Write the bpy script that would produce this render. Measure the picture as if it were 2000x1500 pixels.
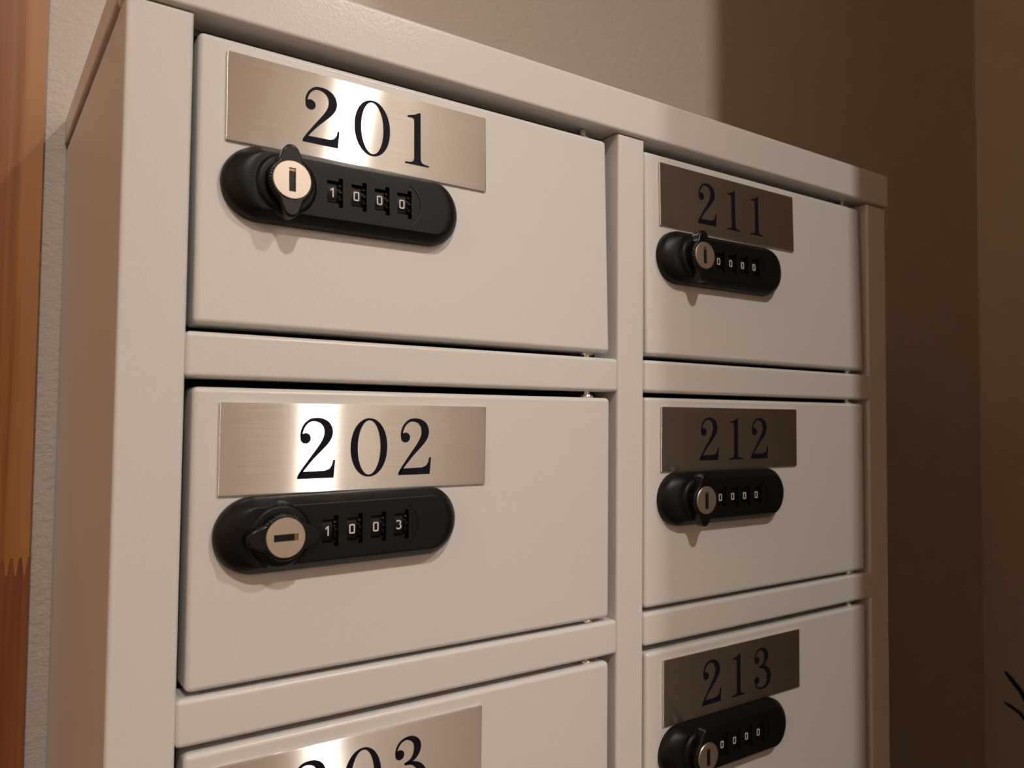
import bpy, bmesh, math, random
from mathutils import Matrix, Vector

for o in list(bpy.data.objects):
    bpy.data.objects.remove(o, do_unlink=True)
sc = bpy.context.scene
COL = sc.collection
MM = 0.001                      # all lengths below are millimetres
random.seed(4)

# ------------------------------------------------------------------ camera
# world: x along the cabinet front, y into the wall, z up; z = 0 at the top of
# the first shelf rail, y = 0 at the cabinet front
F_PX, YAW, PIT, ROLL = 1538.65, 0.6049, 0.0410, -0.0096
CAM = Vector((-35.94, -258.96, -25.80))
Rz = Matrix(((math.cos(YAW), math.sin(YAW), 0), (-math.sin(YAW), math.cos(YAW), 0), (0, 0, 1)))
Rx = Matrix(((1, 0, 0), (0, math.cos(PIT), -math.sin(PIT)), (0, math.sin(PIT), math.cos(PIT))))
Ry = Matrix(((math.cos(ROLL), 0, math.sin(ROLL)), (0, 1, 0), (-math.sin(ROLL), 0, math.cos(ROLL))))
R = Rz @ Rx @ Ry                # columns: right, forward, up
cd = bpy.data.cameras.new('camera')
cam = bpy.data.objects.new('camera', cd)
COL.objects.link(cam)
r_, f_, u_ = R.col[0], R.col[1], R.col[2]
cam.matrix_world = Matrix(((r_[0], u_[0], -f_[0], CAM[0] * MM), (r_[1], u_[1], -f_[1], CAM[1] * MM),
                           (r_[2], u_[2], -f_[2], CAM[2] * MM), (0, 0, 0, 1)))
cd.sensor_fit = 'HORIZONTAL'
cd.sensor_width = 36.0
cd.lens = F_PX / 2000.0 * 36.0
cd.clip_start = 0.01
cd.clip_end = 30
cd.dof.use_dof = True
cd.dof.focus_distance = 0.315
cd.dof.aperture_fstop = 18.0
sc.camera = cam

# ------------------------------------------------------------------ world, exposure
w = bpy.data.worlds.new('world')
sc.world = w
w.use_nodes = True
w.node_tree.nodes['Background'].inputs[0].default_value = (1.0, 0.78, 0.58, 1)
w.node_tree.nodes['Background'].inputs[1].default_value = 0.02
sc.view_settings.view_transform = 'Standard'
sc.view_settings.look = 'None'
sc.view_settings.gamma = 1.0
sc.view_settings.use_curve_mapping = False
sc.view_settings.exposure = 0.0

FLOOR_Z, CEIL_Z = -1250.0, 1150.0
WALL_Y = 178.0                  # wall the cabinet stands against
LAMP_COL = (1.0, 0.925, 0.855)
WARM_COL = (1.0, 0.78, 0.57)
# adjustable ceiling downlights, the last two added as fill: (x, y, watts, aim point, beam angle, blend, colour)
LAMPS = [(690, -1200, 28, (400, 0, -160), 60, 1.0, LAMP_COL),
         (-200, -1200, 40, (400, 0, -160), 60, 1.0, LAMP_COL),
         (850, -1250, 88, (850, -1650, -300), 106, 1.0, LAMP_COL),  # added fill: washes the front wall so the plates reflect it brighter
         (-1000, -700, 54, (-1500, -700, 400), 120, 1.0, WARM_COL)]  # added fill: warm bounce off the left wall into the recess


# ------------------------------------------------------------------ materials
def nodes(name):
    m = bpy.data.materials.new(name)
    m.use_nodes = True
    nt = m.node_tree
    return m, nt, nt.nodes['Principled BSDF']


def N(nt, typ, **kw):
    n = nt.nodes.new(typ)
    for k, v in kw.items():
        if k.startswith('i_'):
            key = k[2:].replace('_', ' ')
            n.inputs[key].default_value = v
        else:
            setattr(n, k, v)
    return n


def bump(nt, b, scale, strength, dist, detail=3.0, coord='Object', vec=None, rough=0.5):
    tc = N(nt, 'ShaderNodeTexCoord')
    no = N(nt, 'ShaderNodeTexNoise')
    no.inputs['Scale'].default_value = scale
    no.inputs['Detail'].default_value = detail
    no.inputs['Roughness'].default_value = rough
    src = tc.outputs[coord]
    if vec:
        mp = N(nt, 'ShaderNodeMapping')
        mp.inputs['Scale'].default_value = vec
        nt.links.new(src, mp.inputs['Vector'])
        src = mp.outputs['Vector']
    nt.links.new(src, no.inputs['Vector'])
    bu = N(nt, 'ShaderNodeBump')
    bu.inputs['Strength'].default_value = strength
    bu.inputs['Distance'].default_value = dist
    nt.links.new(no.outputs['Fac'], bu.inputs['Height'])
    nt.links.new(bu.outputs['Normal'], b.inputs['Normal'])
    return no


def simple(name, col, rough=0.5, metal=0.0, **kw):
    m, nt, b = nodes(name)
    b.inputs['Base Color'].default_value = (*col, 1)
    b.inputs['Roughness'].default_value = rough
    b.inputs['Metallic'].default_value = metal
    for k, v in kw.items():
        b.inputs[k.replace('_', ' ')].default_value = v
    return m, nt, b


# powder coated steel
PAINT, nt, b = simple('cream powder coat', (0.735, 0.715, 0.685), 0.26)
b.inputs['Specular IOR Level'].default_value = 0.5
b.inputs['IOR'].default_value = 1.5
bump(nt, b, 1000, 0.16, 0.0004, 2.0)
DARK_IN, nt, b = simple('cabinet interior', (0.25, 0.23, 0.21), 0.6)
bump(nt, b, 700, 0.1, 0.0004, 1.0)
# embossed vinyl wallpaper
WALL, nt, b = simple('wallpaper', (0.66, 0.595, 0.53), 0.62)
no = bump(nt, b, 300, 0.6, 0.0016, 4.0, vec=(0.8, 1, 1.2), rough=0.6)
SHADE_WALL, nt, b = simple('plaster', (0.80, 0.66, 0.53), 0.8)
bump(nt, b, 120, 0.3, 0.001, 3.0)
FRONT_WALL, nt, b = simple('white plaster', (0.82, 0.76, 0.69), 0.8)
bump(nt, b, 120, 0.3, 0.001, 3.0)
CEIL, nt, b = simple('ceiling paper', (0.84, 0.66, 0.50), 0.9)
bump(nt, b, 120, 0.3, 0.001, 3.0)


def wood(name, c1, c2, c3, scale, seed):
    m, nt, b = nodes(name)
    tc = N(nt, 'ShaderNodeTexCoord')
    mp = N(nt, 'ShaderNodeMapping')
    mp.inputs['Scale'].default_value = (1, 1, 0.02)
    mp.inputs['Location'].default_value = (seed, seed * 0.7, seed * 0.3)
    nt.links.new(tc.outputs['Object'], mp.inputs['Vector'])
    n1 = N(nt, 'ShaderNodeTexNoise')
    n1.inputs['Scale'].default_value = scale
    n1.inputs['Detail'].default_value = 5
    n1.inputs['Distortion'].default_value = 0.6
    nt.links.new(mp.outputs[0], n1.inputs['Vector'])
    cr = N(nt, 'ShaderNodeValToRGB')
    e = cr.color_ramp.elements
    e[0].position, e[0].color = 0.33, (*c1, 1)
    e[1].position, e[1].color = 0.66, (*c3, 1)
    k = cr.color_ramp.elements.new(0.5)
    k.color = (*c2, 1)
    nt.links.new(n1.outputs['Fac'], cr.inputs['Fac'])
    nt.links.new(cr.outputs[0], b.inputs['Base Color'])
    b.inputs['Roughness'].default_value = 0.45
    bu = N(nt, 'ShaderNodeBump')
    bu.inputs['Strength'].default_value = 0.15
    bu.inputs['Distance'].default_value = 0.0005
    nt.links.new(n1.outputs['Fac'], bu.inputs['Height'])
    nt.links.new(bu.outputs[0], b.inputs['Normal'])
    return m


WOOD_A = wood('honey pine', (0.25, 0.09, 0.02), (0.39, 0.155, 0.04), (0.47, 0.20, 0.055), 170, 3.1)
WOOD_B = wood('reddish pine', (0.17, 0.052, 0.016), (0.25, 0.08, 0.026), (0.31, 0.11, 0.036), 170, 8.7)
WOOD_C = wood('pale sapwood pine', (0.36, 0.165, 0.052), (0.42, 0.195, 0.065), (0.46, 0.22, 0.08), 80, 5.3)
FLOORM = wood('brown floor wood', (0.12, 0.05, 0.02), (0.18, 0.075, 0.032), (0.24, 0.10, 0.042), 14, 1.0)

# brushed stainless plate, brushing runs along the plate
PLATE, nt, b = nodes('brushed stainless steel')
nt.nodes.remove(b)
gl = N(nt, 'ShaderNodeBsdfAnisotropic')
gl.inputs['Color'].default_value = (0.86, 0.83, 0.78, 1)
gl.inputs['Anisotropy'].default_value = -0.88
tg = N(nt, 'ShaderNodeTangent', direction_type='UV_MAP')
tg.uv_map = 'UVMap'
nt.links.new(tg.outputs[0], gl.inputs['Tangent'])
tc = N(nt, 'ShaderNodeTexCoord')
mp = N(nt, 'ShaderNodeMapping')
mp.inputs['Scale'].default_value = (40, 40, 4000)
nz = N(nt, 'ShaderNodeTexNoise')
nz.inputs['Scale'].default_value = 1.0
nz.inputs['Detail'].default_value = 3.0
nt.links.new(tc.outputs['Object'], mp.inputs[0])
nt.links.new(mp.outputs[0], nz.inputs['Vector'])
mr = N(nt, 'ShaderNodeMapRange')
mr.inputs['To Min'].default_value = 0.17
mr.inputs['To Max'].default_value = 0.29
nt.links.new(nz.outputs['Fac'], mr.inputs['Value'])
nt.links.new(mr.outputs[0], gl.inputs['Roughness'])
nt.links.new(gl.outputs[0], nt.nodes['Material Output'].inputs['Surface'])

INK, nt, b = simple('dark navy ink', (0.008, 0.006, 0.013), 0.6)
b.inputs['Specular IOR Level'].default_value = 0.15
BLACK, nt, b = simple('matte black plastic', (0.005, 0.0046, 0.0046), 0.40)
b.inputs['Specular IOR Level'].default_value = 0.27
bump(nt, b, 1800, 0.25, 0.0002, 2.0)
GLOSSY, nt, b = simple('satin black plastic', (0.005, 0.004, 0.004), 0.22)
b.inputs['Specular IOR Level'].default_value = 0.35
WHEEL, nt, b = simple('black dial plastic', (0.006, 0.005, 0.005), 0.45)
b.inputs['Specular IOR Level'].default_value = 0.2
SLOTM, nt, b = simple('black slot', (0.003, 0.003, 0.003), 0.6)
DIGIT, nt, b = simple('white dial paint', (0.70, 0.69, 0.66), 0.5)
NICKEL, nt, b = simple('satin nickel', (0.66, 0.58, 0.49), 0.42, 1.0)
BRASS, nt, b = simple('brass', (0.45, 0.27, 0.11), 0.35, 1.0)
ZINC, nt, b = simple('zinc plated steel', (0.72, 0.70, 0.66), 0.22, 1.0)
TWIG, nt, b = simple('dark bark', (0.006, 0.003, 0.002), 0.8)
bump(nt, b, 300, 0.4, 0.001, 3.0)
POTM, nt, b = simple('dark glazed clay', (0.03, 0.025, 0.022), 0.3)
LENS, nt, b = simple('lamp lens', (0.9, 0.9, 0.9), 0.3)
b.inputs['Emission Color'].default_value = (*LAMP_COL, 1)
b.inputs['Emission Strength'].default_value = 8.0
RINGM, nt, b = simple('white lamp trim', (0.8, 0.78, 0.74), 0.4)


# ------------------------------------------------------------------ mesh helpers (mm in, metres out)
def mesh_from_bm(name, bm, mat, sharp=35):
    me = bpy.data.meshes.new(name)
    bmesh.ops.recalc_face_normals(bm, faces=bm.faces)
    bmesh.ops.scale(bm, vec=(MM, MM, MM), verts=bm.verts)
    bm.to_mesh(me)
    bm.free()
    me.materials.append(mat)
    for p in me.polygons:
        p.use_smooth = True
    me.set_sharp_from_angle(angle=math.radians(sharp))
    return me


def link(name, me, parent=None, loc=(0, 0, 0), rot=(0, 0, 0), label=None):
    o = bpy.data.objects.new(name, me)
    COL.objects.link(o)
    o.location = Vector(loc) * MM
    o.rotation_euler = rot
    if parent is not None:
        o.parent = parent
    if label:
        o['label'] = label
    wn = o.modifiers.new('weighted_normal', 'WEIGHTED_NORMAL')
    wn.weight = 100
    wn.keep_sharp = True
    return o


def box_bm(x0, x1, y0, y1, z0, z1, bevel=0.0, seg=3, bm=None):
    own = bm is None
    t = bmesh.new()
    bmesh.ops.create_cube(t, size=1.0)
    bmesh.ops.scale(t, vec=(x1 - x0, y1 - y0, z1 - z0), verts=t.verts)
    bmesh.ops.translate(t, vec=((x0 + x1) / 2, (y0 + y1) / 2, (z0 + z1) / 2), verts=t.verts)
    if bevel > 0:
        bmesh.ops.bevel(t, geom=list(t.edges), offset=bevel, segments=seg, profile=0.5, affect='EDGES')
    if own:
        return t
    merge(bm, t)
    return bm


def front_bevel_bm(x0, x1, y0, y1, z0, z1, bevel, seg=4):
    t = box_bm(x0, x1, y0, y1, z0, z1)
    es = [e for e in t.edges if all(abs(v.co.y - y0) < 1e-4 for v in e.verts)]
    bmesh.ops.bevel(t, geom=es, offset=bevel, segments=seg, profile=0.5, affect='EDGES')
    return t


def merge(bm, t):
    m = {}
    for v in t.verts:
        m[v] = bm.verts.new(v.co)
    for f in t.faces:
        try:
            bm.faces.new([m[v] for v in f.verts])
        except ValueError:
            pass
    t.free()


def rings_bm(rings, cap0=True, cap1=True, bm=None):
    own = bm is None
    bm = bm or bmesh.new()
    vs = [[bm.verts.new(p) for p in r] for r in rings]
    n = len(rings[0])
    for a, c in zip(vs, vs[1:]):
        for i in range(n):
            bm.faces.new((a[i], a[(i + 1) % n], c[(i + 1) % n], c[i]))
    if cap0:
        bm.faces.new(list(reversed(vs[0])))
    if cap1:
        bm.faces.new(vs[-1])
    return bm


def lathe_y(profile, seg=48, cap0=True, cap1=True):
    """profile of (radius, y): a body turned about the y axis"""
    return rings_bm([[(r * math.cos(2 * math.pi * i / seg), y, r * math.sin(2 * math.pi * i / seg)) for i in range(seg)]
                     for r, y in profile], cap0, cap1)


def lathe_z(profile, seg=40, cap0=True, cap1=True):
    return rings_bm([[(r * math.cos(2 * math.pi * i / seg), r * math.sin(2 * math.pi * i / seg), z) for i in range(seg)]
                     for r, z in profile], cap0, cap1)


def extrude_poly(bm, pts, y0, y1):
    """closed outline in (x, z), solid between y0 (front) and y1"""
    a = [bm.verts.new((x, y0, z)) for x, z in pts]
    c = [bm.verts.new((x, y1, z)) for x, z in pts]
    n = len(pts)
    fa = bm.faces.new(a)
    fc = bm.faces.new(list(reversed(c)))
    for i in range(n):
        bm.faces.new((a[(i + 1) % n], a[i], c[i], c[(i + 1) % n]))
    fa.normal_update()
    fc.normal_update()
    bmesh.ops.triangulate(bm, faces=[fa, fc], ngon_method='EAR_CLIP')


def catmull(pts, sub=6):
    out = []
    P = [pts[0]] + list(pts) + [pts[-1]]
    for i in range(1, len(P) - 2):
        p0, p1, p2, p3 = P[i - 1], P[i], P[i + 1], P[i + 2]
        for s in range(sub):
            t = s / sub
            out.append(tuple(0.5 * ((2 * b_) + (-a_ + c_) * t + (2 * a_ - 5 * b_ + 4 * c_ - d_) * t * t
                                    + (-a_ + 3 * b_ - 3 * c_ + d_) * t ** 3)
                             for a_, b_, c_, d_ in zip(p0, p1, p2, p3)))
    out.append(tuple(pts[-1]))
    return out


def stroke_poly(cl, sub=6, smooth=True):
    """outline of a stroke of varying width along (x, z, w)"""
    c = catmull(cl, sub) if smooth else cl
    L, Rr = [], []
    for i, p in enumerate(c):
        q0, q1 = c[max(0, i - 1)], c[min(len(c) - 1, i + 1)]
        dx, dz = q1[0] - q0[0], q1[1] - q0[1]
        d = math.hypot(dx, dz) or 1
        nx, nz_ = -dz / d, dx / d
        L.append((p[0] + nx * p[2] / 2, p[1] + nz_ * p[2] / 2))
        Rr.append((p[0] - nx * p[2] / 2, p[1] - nz_ * p[2] / 2))
    return L + Rr[::-1]


def circle_poly(cx, cz, r, n=28):
    return [(cx + r * math.cos(2 * math.pi * i / n), cz + r * math.sin(2 * math.pi * i / n)) for i in range(n)]


def ring_faces(bm, outer, inner, y0, y1):
    n = len(outer)
    V = [[bm.verts.new((x, y, z)) for x, z in pts] for pts in (outer, inner) for y in (y0, y1)]
    o0, o1, i0, i1 = V
    for k in range(n):
        j = (k + 1) % n
        bm.faces.new((o0[k], o0[j], i0[j], i0[k]))
        bm.faces.new((o1[j], o1[k], i1[k], i1[j]))
        bm.faces.new((o0[j], o0[k], o1[k], o1[j]))
        bm.faces.new((i0[k], i0[j], i1[j], i1[k]))


# ------------------------------------------------------------------ room shell
def struct(name, bm, mat, parent=None):
    o = link(name, mesh_from_bm(name, bm, mat), parent)
    if parent is None:
        o['kind'] = 'structure'
    return o


RX, LX, FY = 2000.0, -1500.0, -1650.0
NOOK_X = 918.0                  # right end of the recess the cabinet stands in
PART_X, PART_Y = 301.0, -167.0  # end of the partition in front of the recess
struct('floor', box_bm(LX, RX, FY, WALL_Y + 100, FLOOR_Z - 60, FLOOR_Z), FLOORM)
struct('ceiling', box_bm(LX, RX, FY, WALL_Y + 100, CEIL_Z, CEIL_Z + 60), CEIL)
struct('wall_back', box_bm(LX, NOOK_X, WALL_Y, WALL_Y + 100, FLOOR_Z, CEIL_Z), WALL)
struct('wall_right', box_bm(NOOK_X, NOOK_X + 90, PART_Y, WALL_Y + 100, FLOOR_Z, CEIL_Z), WALL)
struct('wall_partition', box_bm(PART_X, RX, PART_Y - 26, PART_Y, FLOOR_Z, CEIL_Z), WALL)
struct('wall_left', box_bm(LX - 90, LX, FY, WALL_Y + 100, FLOOR_Z, CEIL_Z), SHADE_WALL)
struct('wall_front', box_bm(LX, RX, FY - 90, FY, FLOOR_Z, CEIL_Z), FRONT_WALL)
struct('wall_outer', box_bm(RX, RX + 90, FY, PART_Y, FLOOR_Z, CEIL_Z), SHADE_WALL)

# wooden door casing left of the cabinet: finger-jointed pine staves
TX1, TX0, TY = -10.2, -95.0, 167.0
FZ0, FZ1 = -100.5, -92.5        # finger joint


def casing():
    t = bpy.data.objects.new('trim_1', None)
    COL.objects.link(t)
    t['kind'] = 'structure'
    t.location = (TX0 * MM, TY * MM, FLOOR_Z * MM)
    inv = Vector((-TX0, -TY, -FLOOR_Z))
    xs = (-95.0, -60.0, -24.0, -17.1, TX1)

    def stave(x0, x1, zb, zt, mat, fb=False, ft=False):
        pts = []
        n = max(1, int(round((x1 - x0) / 3.45)))
        st = (x1 - x0) / n
        if fb:
            for i in range(n):
                pts += [(x0 + st * i, FZ1), (x0 + st * (i + 0.15), FZ1), (x0 + st * (i + 0.42), FZ0),
                        (x0 + st * (i + 0.58), FZ0), (x0 + st * (i + 0.85), FZ1)]
            pts.append((x1, FZ1))
        else:
            pts += [(x0, zb), (x1, zb)]
        top = []
        if ft:
            for i in range(n):
                top += [(x0 + st * i, FZ1), (x0 + st * (i + 0.15), FZ1), (x0 + st * (i + 0.42), FZ0),
                        (x0 + st * (i + 0.58), FZ0), (x0 + st * (i + 0.85), FZ1)]
            top.append((x1, FZ1))
        else:
            top += [(x0, zt), (x1, zt)]
        bm = bmesh.new()
        extrude_poly(bm, pts + top[::-1], TY, WALL_Y)
        o = link('stave', mesh_from_bm('stave', bm, mat), t, inv)
        return o
    stave(xs[0], xs[1], FZ1, CEIL_Z, WOOD_C, fb=True)
    stave(xs[1], xs[2], FZ1, CEIL_Z, WOOD_B, fb=True)
    stave(xs[2], xs[3], FZ1, CEIL_Z, WOOD_A, fb=True)
    stave(xs[3], xs[4], FZ1, CEIL_Z, WOOD_C, fb=True)
    stave(xs[0], xs[1], FLOOR_Z, 0, WOOD_A, ft=True)
    stave(xs[1], xs[2], FLOOR_Z, 0, WOOD_A, ft=True)
    stave(xs[2], xs[4], FLOOR_Z, 0, WOOD_B, ft=True)


casing()


# ------------------------------------------------------------------ ceiling downlights and added fill lamps
def downlight(x, y, watts, aim, beam, blend, colour, label):
    t = bpy.data.objects.new('ceiling_downlight', None)
    COL.objects.link(t)
    t.location = (x * MM, y * MM, CEIL_Z * MM)
    t['label'] = label
    t['category'] = 'ceiling lamp'
    t['group'] = 'recessed downlights in the ceiling'
    link('trim_ring', mesh_from_bm('trim_ring', lathe_z([(40, 2), (40, -2.0), (44, -4.0), (52, -4.0), (55, 0)], 48, False, False), RINGM), t)
    link('lamp_lens', mesh_from_bm('lamp_lens', lathe_z([(40, -1), (30, -1.6), (2, -2)], 40), LENS), t)
    ld = bpy.data.lights.new('downlight', 'SPOT')
    ld.energy = watts
    ld.color = colour
    ld.shadow_soft_size = 0.036
    ld.spot_size = math.radians(beam)
    ld.spot_blend = blend
    lo = bpy.data.objects.new('bulb', ld)
    COL.objects.link(lo)
    lo.parent = t
    lo.location = (0, 0, -0.045)
    d = Vector(aim) - Vector((x, y, CEIL_Z - 45))
    lo.rotation_euler = d.to_track_quat('-Z', 'Y').to_euler()
    return t


LL = ['white round recessed downlight in the ceiling, facing the end of the partition wall',
      'white round recessed downlight in the ceiling, facing the wooden casing',
      'added white round fill downlight in the ceiling close to the front wall',
      'added white round fill downlight in the ceiling close to the left wall']
for args, lb in zip(LAMPS, LL):
    downlight(*args, lb)

# ------------------------------------------------------------------ locker cabinet
X0, X1, X2, X3, X4, X5 = 0.0, 19.59, 199.82, 215.69, 395.93, 415.4
ZB, ZT, RH, PITCH = 101.6, 121.1, 14.73, 113.74
NROW = 10
BOT = -(NROW - 1) * PITCH - RH - 30.0
CAB = bpy.data.objects.new('locker_cabinet', None)
COL.objects.link(CAB)
CAB_LOC = Vector((X5 / 2, WALL_Y / 2, FLOOR_Z))
CAB.location = CAB_LOC * MM
CAB['label'] = 'cream painted steel locker cabinet with numbered doors and black combination locks'
CAB['category'] = 'locker cabinet'
INV = -CAB_LOC


def cpart(name, bm, mat, label=None, sharp=35):
    return link(name, mesh_from_bm(name, bm, mat, sharp), CAB, INV, label=label)


DEP = WALL_Y - 0.5
cpart('side_panel', box_bm(0.0, 1.2, 15.9, DEP, BOT, ZB - 1.0), PAINT)
cpart('side_panel', box_bm(X5 - 1.6, X5 - 0.4, 15.9, DEP, BOT, ZB - 1.0), PAINT)
cpart('back_panel', box_bm(1.2, X5 - 1.2, DEP - 1.2, DEP, BOT, ZB), DARK_IN)
cpart('roof', box_bm(-0.7, X5 + 0.7, 0.5, DEP, ZB + 3.4, 117.0, 1.0), PAINT)
cpart('roof_seam', box_bm(1.6, X5 - 1.6, 14.0, DEP - 1, ZB - 1.5, ZB + 4.0), DARK_IN)
cpart('top_rail', box_bm(-0.6, X5 + 0.9, -1.4, 14.0, ZB, ZT, 1.6, 4), PAINT)
cpart('plinth', box_bm(2, X5 - 2, 12, DEP, FLOOR_Z, BOT), PAINT)
for a, c in ((X0, X1), (X2, X3), (X4, X5 - 0.4)):
    cpart('post', front_bevel_bm(a, c, 0.0, 16.0, BOT, ZB - 0.5, 1.3), PAINT)
for k in range(NROW):
    zt = -k * PITCH
    for a, c in ((X1 - 0.3, X2 - 0.2), (X3 + 0.1, X4 + 0.2)):
        dz = 0.0 if a < 100 else 0.35
        zb = BOT if k == NROW - 1 else zt - RH
        cpart('shelf_rail', box_bm(a, c, -0.7, 13.0, zb + dz, zt + dz, 1.7, 4), PAINT)
    cpart('shelf', box_bm(1.2, X5 - 1.2, 13.0, DEP - 1.2, zt - 2, zt - 1), DARK_IN)
cpart('divider', box_bm((X2 + X3) / 2 - 0.6, (X2 + X3) / 2 + 0.6, 16, DEP - 1.2, BOT, ZB), DARK_IN)


# ---- doors: a folded pan with rounded edges; local origin at its lower left corner on the face
DW, DH = 173.2, 94.8


def door_mesh(w_, h_):
    bm = bmesh.new()
    box_bm(0, w_, 0.0, 13.0, 0, h_, 1.9, 4, bm)
    return mesh_from_bm('door', bm, PAINT)


DOOR_ME = door_mesh(DW, DH)


# ---- numerals
def glyph(ch):
    bm = bmesh.new()
    y0, y1 = -0.12, 0.0
    H = 20.3

    def S(p):
        return [(x * H, z * H) for x, z in p]
    if ch == '0':
        n = 64
        def el(a, c, e):
            out = []
            for i in range(n):
                t = 2 * math.pi * i / n
                co, si = math.cos(t), math.sin(t)
                out.append((0.345 + a * math.copysign(abs(co) ** e, co), 0.5 + c * math.copysign(abs(si) ** e, si)))
            return out
        ring_faces(bm, S(el(0.342, 0.505, 0.97)), S(el(0.215, 0.470, 1.0)), y0, y1)
        wd = 0.69
    elif ch == '1':
        p = [(0, 0), (.485, 0), (.485, .03), (.40, .036), (.335, .062), (.315, .12), (.315, .985), (.295, 1.0), (.20, .945),
             (.05, .905), (.05, .872), (.14, .878), (.18, .858), (.185, .80), (.185, .12), (.165, .062), (.10, .036), (0, .03)]
        extrude_poly(bm, S(p), y0, y1)
        wd = 0.485
    elif ch == '2':
        cl = [(.060, .69, .034), (.072, .79, .040), (.125, .895, .042), (.215, .965, .048), (.315, .976, .062), (.415, .95, .092),
              (.495, .885, .128), (.53, .79, .148), (.518, .69, .142), (.46, .585, .116), (.37, .475, .090), (.26, .35, .066),
              (.15, .215, .050), (.075, .115, .045), (.022, .03, .045)]
        extrude_poly(bm, S(stroke_poly(cl)), y0, y1)
        extrude_poly(bm, S([(0, 0), (.63, 0), (.655, .30), (.622, .30), (.603, .215), (.555, .150), (.47, .122), (.115, .115), (.06, .10),
                            (0, .02)]), y0, y1)
        extrude_poly(bm, S(circle_poly(.135, .665, .088)), y0, y1)
        wd = 0.655
    else:
        c1 = [(.060, .74, .034), (.082, .84, .040), (.15, .935, .042), (.265, .976, .052), (.38, .950, .092), (.462, .875, .128),
              (.482, .77, .138), (.445, .66, .110), (.36, .575, .062), (.23, .535, .036)]
        c2 = [(.23, .535, .036), (.37, .525, .060), (.495, .46, .112), (.572, .365, .142), (.588, .27, .148), (.56, .15, .126),
              (.47, .06, .086), (.33, .022, .052), (.19, .04, .042), (.095, .11, .036), (.052, .22, .032)]
        extrude_poly(bm, S(stroke_poly(c1)), y0, y1)
        extrude_poly(bm, S(stroke_poly(c2)), y0, y1)
        extrude_poly(bm, S(circle_poly(.135, .715, .085)), y0, y1)
        extrude_poly(bm, S(circle_poly(.130, .235, .088)), y0, y1)
        wd = 0.66
    for v in bm.verts:
        v.co.x -= wd * H / 2
        v.co.z -= H / 2
    return mesh_from_bm('numeral', bm, INK)


NUM = {c: glyph(c) for c in '0123'}

# ---- number plate: 100 x 30, 1 thick; local origin at its upper left front corner
bm = box_bm(0, 100, 0, 1.0, -29.8, 0, 0.35, 2)
PLATE_ME = mesh_from_bm('number_plate', bm, PLATE)
uv = PLATE_ME.uv_layers.new(name='UVMap')
for lp in PLATE_ME.loops:
    co = PLATE_ME.vertices[lp.vertex_index].co
    uv.data[lp.index].uv = (co.z * 10, co.x * 10)

# ---- combination lock: local origin at the middle of its left end, on the door face
LL_, LR = 87.4, 12.35           # length, half height
KX, WX, WP, FACE = 19.6, 35.6, 8.75, -7.0


def stadium(il, ir, iz, y, n=28):
    rz = LR - iz
    out = []
    for i in range(n + 1):
        t = -math.pi / 2 + math.pi * i / n
        out.append((LL_ - LR + (LR - ir) * math.cos(t), y, rz * math.sin(t)))
    for i in range(n + 1):
        t = math.pi / 2 + math.pi * i / n
        out.append((LR + (LR - il) * math.cos(t), y, rz * math.sin(t)))
    return out


secs = [(0, 0, 0, 0.0), (0, 0, 0, -1.4), (0.25, 0.25, 0.05, -2.2), (0.9, 0.8, 0.2, -3.3), (1.6, 1.3, 0.6, -4.0), (2.9, 2.1, 1.35, -5.0),
        (4.8, 3.4, 2.2, -6.1), (6.6, 4.8, 2.7, -6.7), (8.2, 6.2, 3.0, -6.95), (9.5, 7.6, 3.3, FACE)]


def housing():
    """rounded body with four dial windows cut into its flat face"""
    bm = rings_bm([stadium(*s) for s in secs], True, False)
    bm.verts.ensure_lookup_table()
    n = len(stadium(*secs[0]))
    top = [bm.verts[(len(secs) - 1) * n + i] for i in range(n)]
    holes = []
    for k in range(4):
        cx = WX + k * WP
        a, c, s = cx - 2.15, cx + 1.95, cx + 3.55
        pts = [(a, -3.8), (c, -3.8), (c, -5.1), (s, -5.1), (s, 5.1), (c, 5.1), (c, 3.9), (a, 3.9)]
        holes.append([bm.verts.new((x, FACE, z)) for x, z in pts])
    edges = []
    for loop in [top] + holes:
        for i in range(len(loop)):
            v0, v1 = loop[i], loop[(i + 1) % len(loop)]
            e = bm.edges.get((v0, v1)) or bm.edges.new((v0, v1))
            edges.append(e)
    bmesh.ops.triangle_fill(bm, edges=edges, use_beauty=True, use_dissolve=False)
    # drop any fill inside the windows
    kill = []
    for f in bm.faces:
        c = f.calc_center_median()
        if abs(c.y - FACE) < 1e-3 and len(f.verts) == 3:
            for k in range(4):
                cx = WX + k * WP
                if (cx - 2.15 < c.x < cx + 1.95 and -3.8 < c.z < 3.9) or (cx + 1.95 < c.x < cx + 3.55 and abs(c.z) < 5.1):
                    kill.append(f)
                    break
    bmesh.ops.delete(bm, geom=kill, context='FACES_ONLY')
    # window walls
    for h in holes:
        lo = [bm.verts.new((v.co.x, -2.2, v.co.z)) for v in h]
        m = len(h)
        for i in range(m):
            bm.faces.new((h[i], h[(i + 1) % m], lo[(i + 1) % m], lo[i]))
        bm.faces.new(lo)
    return mesh_from_bm('lock_housing', bm, BLACK, 40)


HOUSING = housing()


def strip_plate():
    """thin raised face strip ending in an arc right of the dials"""
    bm = bmesh.new()
    cx, r = WX + 3 * WP - 1.0, 8.6
    outer, inner = [], []
    for i in range(17):
        t = math.radians(-62 + 124 * i / 16)
        outer.append((cx + r * math.cos(t), r * math.sin(t)))
        inner.append((cx + (r - 0.35) * math.cos(t), (r - 0.35) * math.sin(t)))
    extrude_poly(bm, outer + inner[::-1], FACE - 0.28, FACE + 0.1)
    return mesh_from_bm('face_ridge', bm, GLOSSY)


RIDGE = strip_plate()


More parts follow.
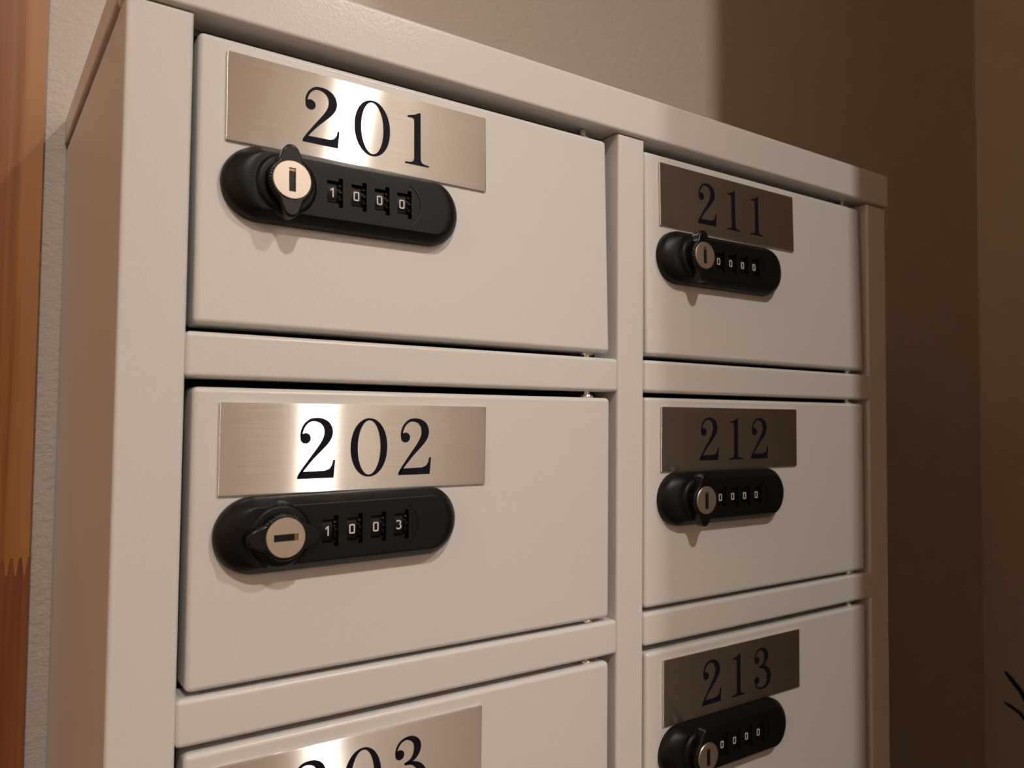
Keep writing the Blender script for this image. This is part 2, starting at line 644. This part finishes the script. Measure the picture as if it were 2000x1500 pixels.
def index_line():
    bm = bmesh.new()
    for k in range(5):
        a = WX + k * WP - (WP - 3.75) + 0.2
        box_bm(a, WX + k * WP - 2.5 if k < 4 else a + 1.2, FACE - 0.06, FACE + 0.05, 0.5, 0.72, 0, 1, bm)
    return mesh_from_bm('index_line', bm, SLOTM)


INDEX = index_line()

# collar and knob, turned about y at the knob axis
COLLAR = mesh_from_bm('knob_collar', lathe_y([(11.0, -5.0), (10.4, -6.8), (9.6, -7.7), (8.9, -8.1), (6.0, -8.1)], 56), BLACK)


def knob():
    n = 168
    def outline(scale, y, dr=0.0):
        out = []
        for i in range(n):
            t = 2 * math.pi * i / n
            d = min(abs((t - math.pi / 2 + math.pi) % (2 * math.pi) - math.pi), abs((t + math.pi / 2 + math.pi) % (2 * math.pi) - math.pi))
            lobe = math.exp(-((d / 0.36) ** 2.3))
            r = 7.55 + 4.6 * lobe
            if lobe < 0.08:
                r += 0.16 * math.cos(42 * t)
            r = r * scale + dr
            out.append((r * math.cos(t), y, r * math.sin(t)))
        return out
    bm = rings_bm([outline(1, -7.4), outline(1, -11.0), outline(1, -11.5, -0.18), outline(1, -11.8, -0.55), outline(1, -11.9, -1.0)])
    return mesh_from_bm('lock_knob', bm, GLOSSY, 50)


KNOB = knob()


def cylinder():
    """nickel cylinder face with a rectangular key slot"""
    bm = bmesh.new()
    n = 48
    r = 6.35
    hw, hh = 1.12, 3.9
    prof = [(r, -11.0), (r, -12.2), (r - 0.22, -12.45)]
    rings = [[(q * math.cos(2 * math.pi * i / n + math.pi / 4), y, q * math.sin(2 * math.pi * i / n + math.pi / 4)) for i in range(n)] for q, y in prof]
    # inner ring: rectangle boundary sampled with the same count
    def rect(i):
        q, s = divmod(i, n // 4)
        f = s / (n // 4)
        c = [(hw, hh), (-hw, hh), (-hw, -hh), (hw, -hh), (hw, hh)]
        return (c[q][0] + (c[q + 1][0] - c[q][0]) * f, c[q][1] + (c[q + 1][1] - c[q][1]) * f)
    rings.append([(rect(i)[0], -12.45, rect(i)[1]) for i in range(n)])
    rings.append([(rect(i)[0], -11.2, rect(i)[1]) for i in range(n)])
    rings_bm(rings, False, False, bm)
    return mesh_from_bm('key_cylinder', bm, NICKEL)


CYL = cylinder()
bm = box_bm(-1.13, 1.13, -11.3, -11.1, -3.91, 3.91)
KEYHOLE = mesh_from_bm('keyhole', bm, SLOTM)
bm = bmesh.new()
box_bm(-1.1, -0.1, -11.8, -11.1, 0.1, 1.1, 0.05, 1, bm)
box_bm(-1.1, 1.1, -12.0, -11.1, 2.9, 3.85, 0.05, 1, bm)
WARD = mesh_from_bm('key_ward', bm, BRASS)


def wheel():
    """number drum with flats and a toothed edge beside it; local origin at the dial window"""
    bm = bmesh.new()
    n, R0 = 40, 8.6
    yc = FACE + 0.5 + R0
    # number drum: decagon-ish
    rr = []
    for x in (-1.95, 1.75):
        ring = []
        for i in range(30):
            t = 2 * math.pi * i / 30
            q = R0 - (0.45 if i % 3 == 1 and False else 0.0)
            ring.append((x, yc - q * math.cos(t), q * math.sin(t)))
        rr.append(ring)
    # keep only the front part so that it stays inside the housing
    keep = [i for i in range(-3, 4)]
    for ring in rr:
        pass
    def sector(x0, x1, rad, amax, steps, teeth=0, depth=0.0):
        pts = []
        for i in range(steps + 1):
            t = -amax + 2 * amax * i / steps
            q = rad - (depth if teeth and (i % teeth) * 2 >= teeth else 0)
            pts.append((yc - q * math.cos(t), q * math.sin(t)))
        back = -2.3
        pts2 = pts + [(back, pts[-1][1]), (back, pts[0][1])]
        a = [bm.verts.new((x0, y, z)) for y, z in pts2]
        c = [bm.verts.new((x1, y, z)) for y, z in pts2]
        m = len(pts2)
        bm.faces.new(a)
        bm.faces.new(list(reversed(c)))
        for i in range(m):
            bm.faces.new((a[(i + 1) % m], a[i], c[i], c[(i + 1) % m]))
    sector(-2.0, 1.6, R0, 0.44, 14)
    sector(2.15, 3.3, R0 + 0.1, 0.56, 24, 6, 0.9)
    # ridges above and below the number
    for z in (-2.75, 2.85):
        t = math.asin(z / R0)
        y = yc - R0 * math.cos(t)
        box_bm(-1.8, 1.4, y - 0.06, y + 0.3, z - 0.12, z + 0.12, 0, 1, bm)
    return mesh_from_bm('dial_wheel', bm, WHEEL)


WHEEL_ME = wheel()
DIG_Y = FACE + 0.5 - 0.02


def dial_digit(ch):
    bm = bmesh.new()
    s = 0.46
    y0, y1 = DIG_Y - 0.05, DIG_Y + 0.3
    if ch == '0':
        def rr(a, c, r):
            out = []
            for qx, qz, st in ((1, 1, 0), (-1, 1, 90), (-1, -1, 180), (1, -1, 270)):
                for i in range(6):
                    t = math.radians(st + 90 * i / 5)
                    out.append((qx * (a - r) + r * math.cos(t), qz * (c - r) + r * math.sin(t)))
            return out
        ring_faces(bm, rr(1.05, 1.62, 0.55), rr(1.05 - s, 1.62 - s, 0.2), y0, y1)
    elif ch == '1':
        extrude_poly(bm, [(0.0, -1.62), (0.48, -1.62), (0.48, 1.62), (0.12, 1.62), (-0.72, 0.98), (-0.72, 0.45), (0.0, 0.92)], y0, y1)
    else:
        extrude_poly(bm, stroke_poly([(-0.85, 1.12, s), (-0.4, 1.38, s), (0.15, 1.38, s), (0.62, 1.1, s), (0.62, 0.5, s), (0.2, 0.16, s), (-0.2, 0.12, s)], 4), y0, y1)
        extrude_poly(bm, stroke_poly([(-0.2, 0.12, s), (0.3, 0.08, s), (0.78, -0.35, s), (0.78, -0.95, s), (0.3, -1.38, s), (-0.35, -1.38, s), (-0.9, -1.05, s)], 4), y0, y1)
    return mesh_from_bm('dial_digit', bm, DIGIT)


DIAL = {c: dial_digit(c) for c in '013'}

# ---- hinge pins between door and rail
HINGE = mesh_from_bm('hinge_pin', lathe_z([(1.7, -3.0), (1.7, -0.3), (2.9, -0.2), (3.1, 0.4), (2.9, 1.0), (1.7, 1.1), (1.7, 4.0)], 24), ZINC)

# number, door left x, door bottom z, tilt, plate upper left (x, z), lock left end (x, z), dial, knob turn
ROWS = [
    ('201', 21.6, 2.4, 1.9, (30.19, 92.61), (28.7, 49.4), '1000', 0, 0.4),
    ('202', 21.9, -112.2, 0.0, (29.91, -22.19), (28.6, -65.0), '1003', 90, 0.7),
    ('203', 22.0, -225.6, 0.0, (29.6, -136.3), (28.6, -178.9), '0000', 0, 0.3),
    ('211', 217.2, 2.6, 1.4, (225.97, 93.44), (223.6, 49.2), '0000', 0, 0.3),
    ('212', 216.4, -111.4, 0.0, (225.43, -20.73), (223.3, -63.2), '0000', 0, 0.0),
    ('213', 217.0, -226.0, 0.0, (226.97, -135.79), (224.3, -178.4), '0000', 0, 0.0),
]
FACE_Y = -0.5
WORDS = {'201': 'cream steel door with number plate 201, its lock dials reading 1000',
         '202': 'cream steel door with number plate 202, its lock knob turned sideways'}
for num, dx, dz, tilt, pl, lk, dial, turn, lrot in ROWS:
    hd = DH
    d = link('door', DOOR_ME, CAB, Vector((dx, FACE_Y, dz)) + INV, (math.radians(-tilt), 0, 0),
             WORDS.get(num, 'cream steel door with number plate ' + num))
    o0 = Vector((dx, FACE_Y, dz))

    def sub(name, me, x, y, z, rot=(0, 0, 0), label=None):
        return link(name, me, d, (x - o0.x, y, z - o0.z), rot, label)
    ptilt = (0, 0, 0)
    sub('number_plate', PLATE_ME, pl[0], -1.05, pl[1], label='brushed steel plate reading ' + num)
    for ch, cx in zip(num, (32.0, 51.2, 69.3)):
        sub('numeral', NUM[ch], pl[0] + cx, -1.05, pl[1] - 15.0, label='dark navy serif numeral ' + ch)
    lr = (0, -math.radians(lrot), 0)

    def onlock(name, me, x, z=0.0, ry=0.0, label=None):
        c, s = math.cos(math.radians(lrot)), math.sin(math.radians(lrot))
        sub(name, me, lk[0] + x * c - z * s, 0.0, lk[1] + x * s + z * c, (0, -math.radians(lrot) + ry, 0), label)
    onlock('lock_housing', HOUSING, 0, label='black plastic combination lock body')
    onlock('face_ridge', RIDGE, 0)
    onlock('index_line', INDEX, 0)
    onlock('knob_collar', COLLAR, KX)
    kr = math.radians(turn)
    onlock('lock_knob', KNOB, KX, 0, kr, 'black winged turning knob')
    onlock('key_cylinder', CYL, KX, 0, kr, 'round nickel key cylinder face')
    onlock('keyhole', KEYHOLE, KX, 0, kr)
    onlock('key_ward', WARD, KX, 0, kr)
    for k, ch in enumerate(dial):
        onlock('dial_wheel', WHEEL_ME, WX + k * WP)
        onlock('dial_digit', DIAL[ch], WX + k * WP - 0.1, label='white dial digit ' + ch)
    for z in (-1.0, DH + 0.2):
        link('hinge_pin', HINGE, d, (163.6, 5.0, z), label='zinc hinge pin')

# plain doors of the lower rows
for k in range(3, NROW):
    for dx in (21.9, 217.0):
        link('door', DOOR_ME, CAB, Vector((dx, FACE_Y, -k * PITCH + 1.6)) + INV)

# ------------------------------------------------------------------ bare twigs beside the right wall
def tube(bm, pts, seg=10):
    rings = []
    for i, p in enumerate(pts):
        a = Vector(pts[max(0, i - 1)][:3])
        c = Vector(pts[min(len(pts) - 1, i + 1)][:3])
        t = (c - a).normalized()
        s = t.cross(Vector((0.2, 1, 0.1))).normalized()
        q = t.cross(s)
        rings.append([Vector(p[:3]) + (s * math.cos(2 * math.pi * j / seg) + q * math.sin(2 * math.pi * j / seg)) * p[3] for j in range(seg)])
    rings_bm(rings, True, True, bm)


BR = bpy.data.objects.new('bare_branch', None)
COL.objects.link(BR)
BX, BY = 820.0, 40.0
BR.location = (BX * MM, BY * MM, FLOOR_Z * MM)
BR['label'] = 'dark bare twigs in a tall clay pot beside the shaded right wall'
BR['category'] = 'branch'
bi = Vector((-BX, -BY, -FLOOR_Z))
bm = lathe_z([(70, 0), (85, 60), (80, 240), (58, 420), (62, 450), (52, 450), (50, 300)], 40)
link('pot', mesh_from_bm('pot', bm, POTM), BR)
bm = bmesh.new()
tube(bm, [(BX, BY, FLOOR_Z + 320, 7), (BX + 8, BY, -700, 6.5), (BX - 2, BY + 6, -480, 5), (BX - 8, BY + 10, -380, 4)])
link('stem', mesh_from_bm('stem', bm, TWIG), BR, bi)
for tip, r in (((691, 57, -237), 1.9), ((689, 57, -262), 1.5)):
    bm = bmesh.new()
    T = Vector(tip)
    E_ = Vector((BX - 8, BY + 10, -380))
    mid = T + Vector((27, 0, -21 if r > 1.7 else -14))
    tube(bm, [(*T, r * 0.5), (*(T + (mid - T) * 0.3), r), (*mid, r), (*(mid.lerp(E_, 0.5) + Vector((6, 0, 4))), r * 1.4), (*E_, 2.6)])
    link('twig', mesh_from_bm('twig', bm, TWIG), BR, bi)
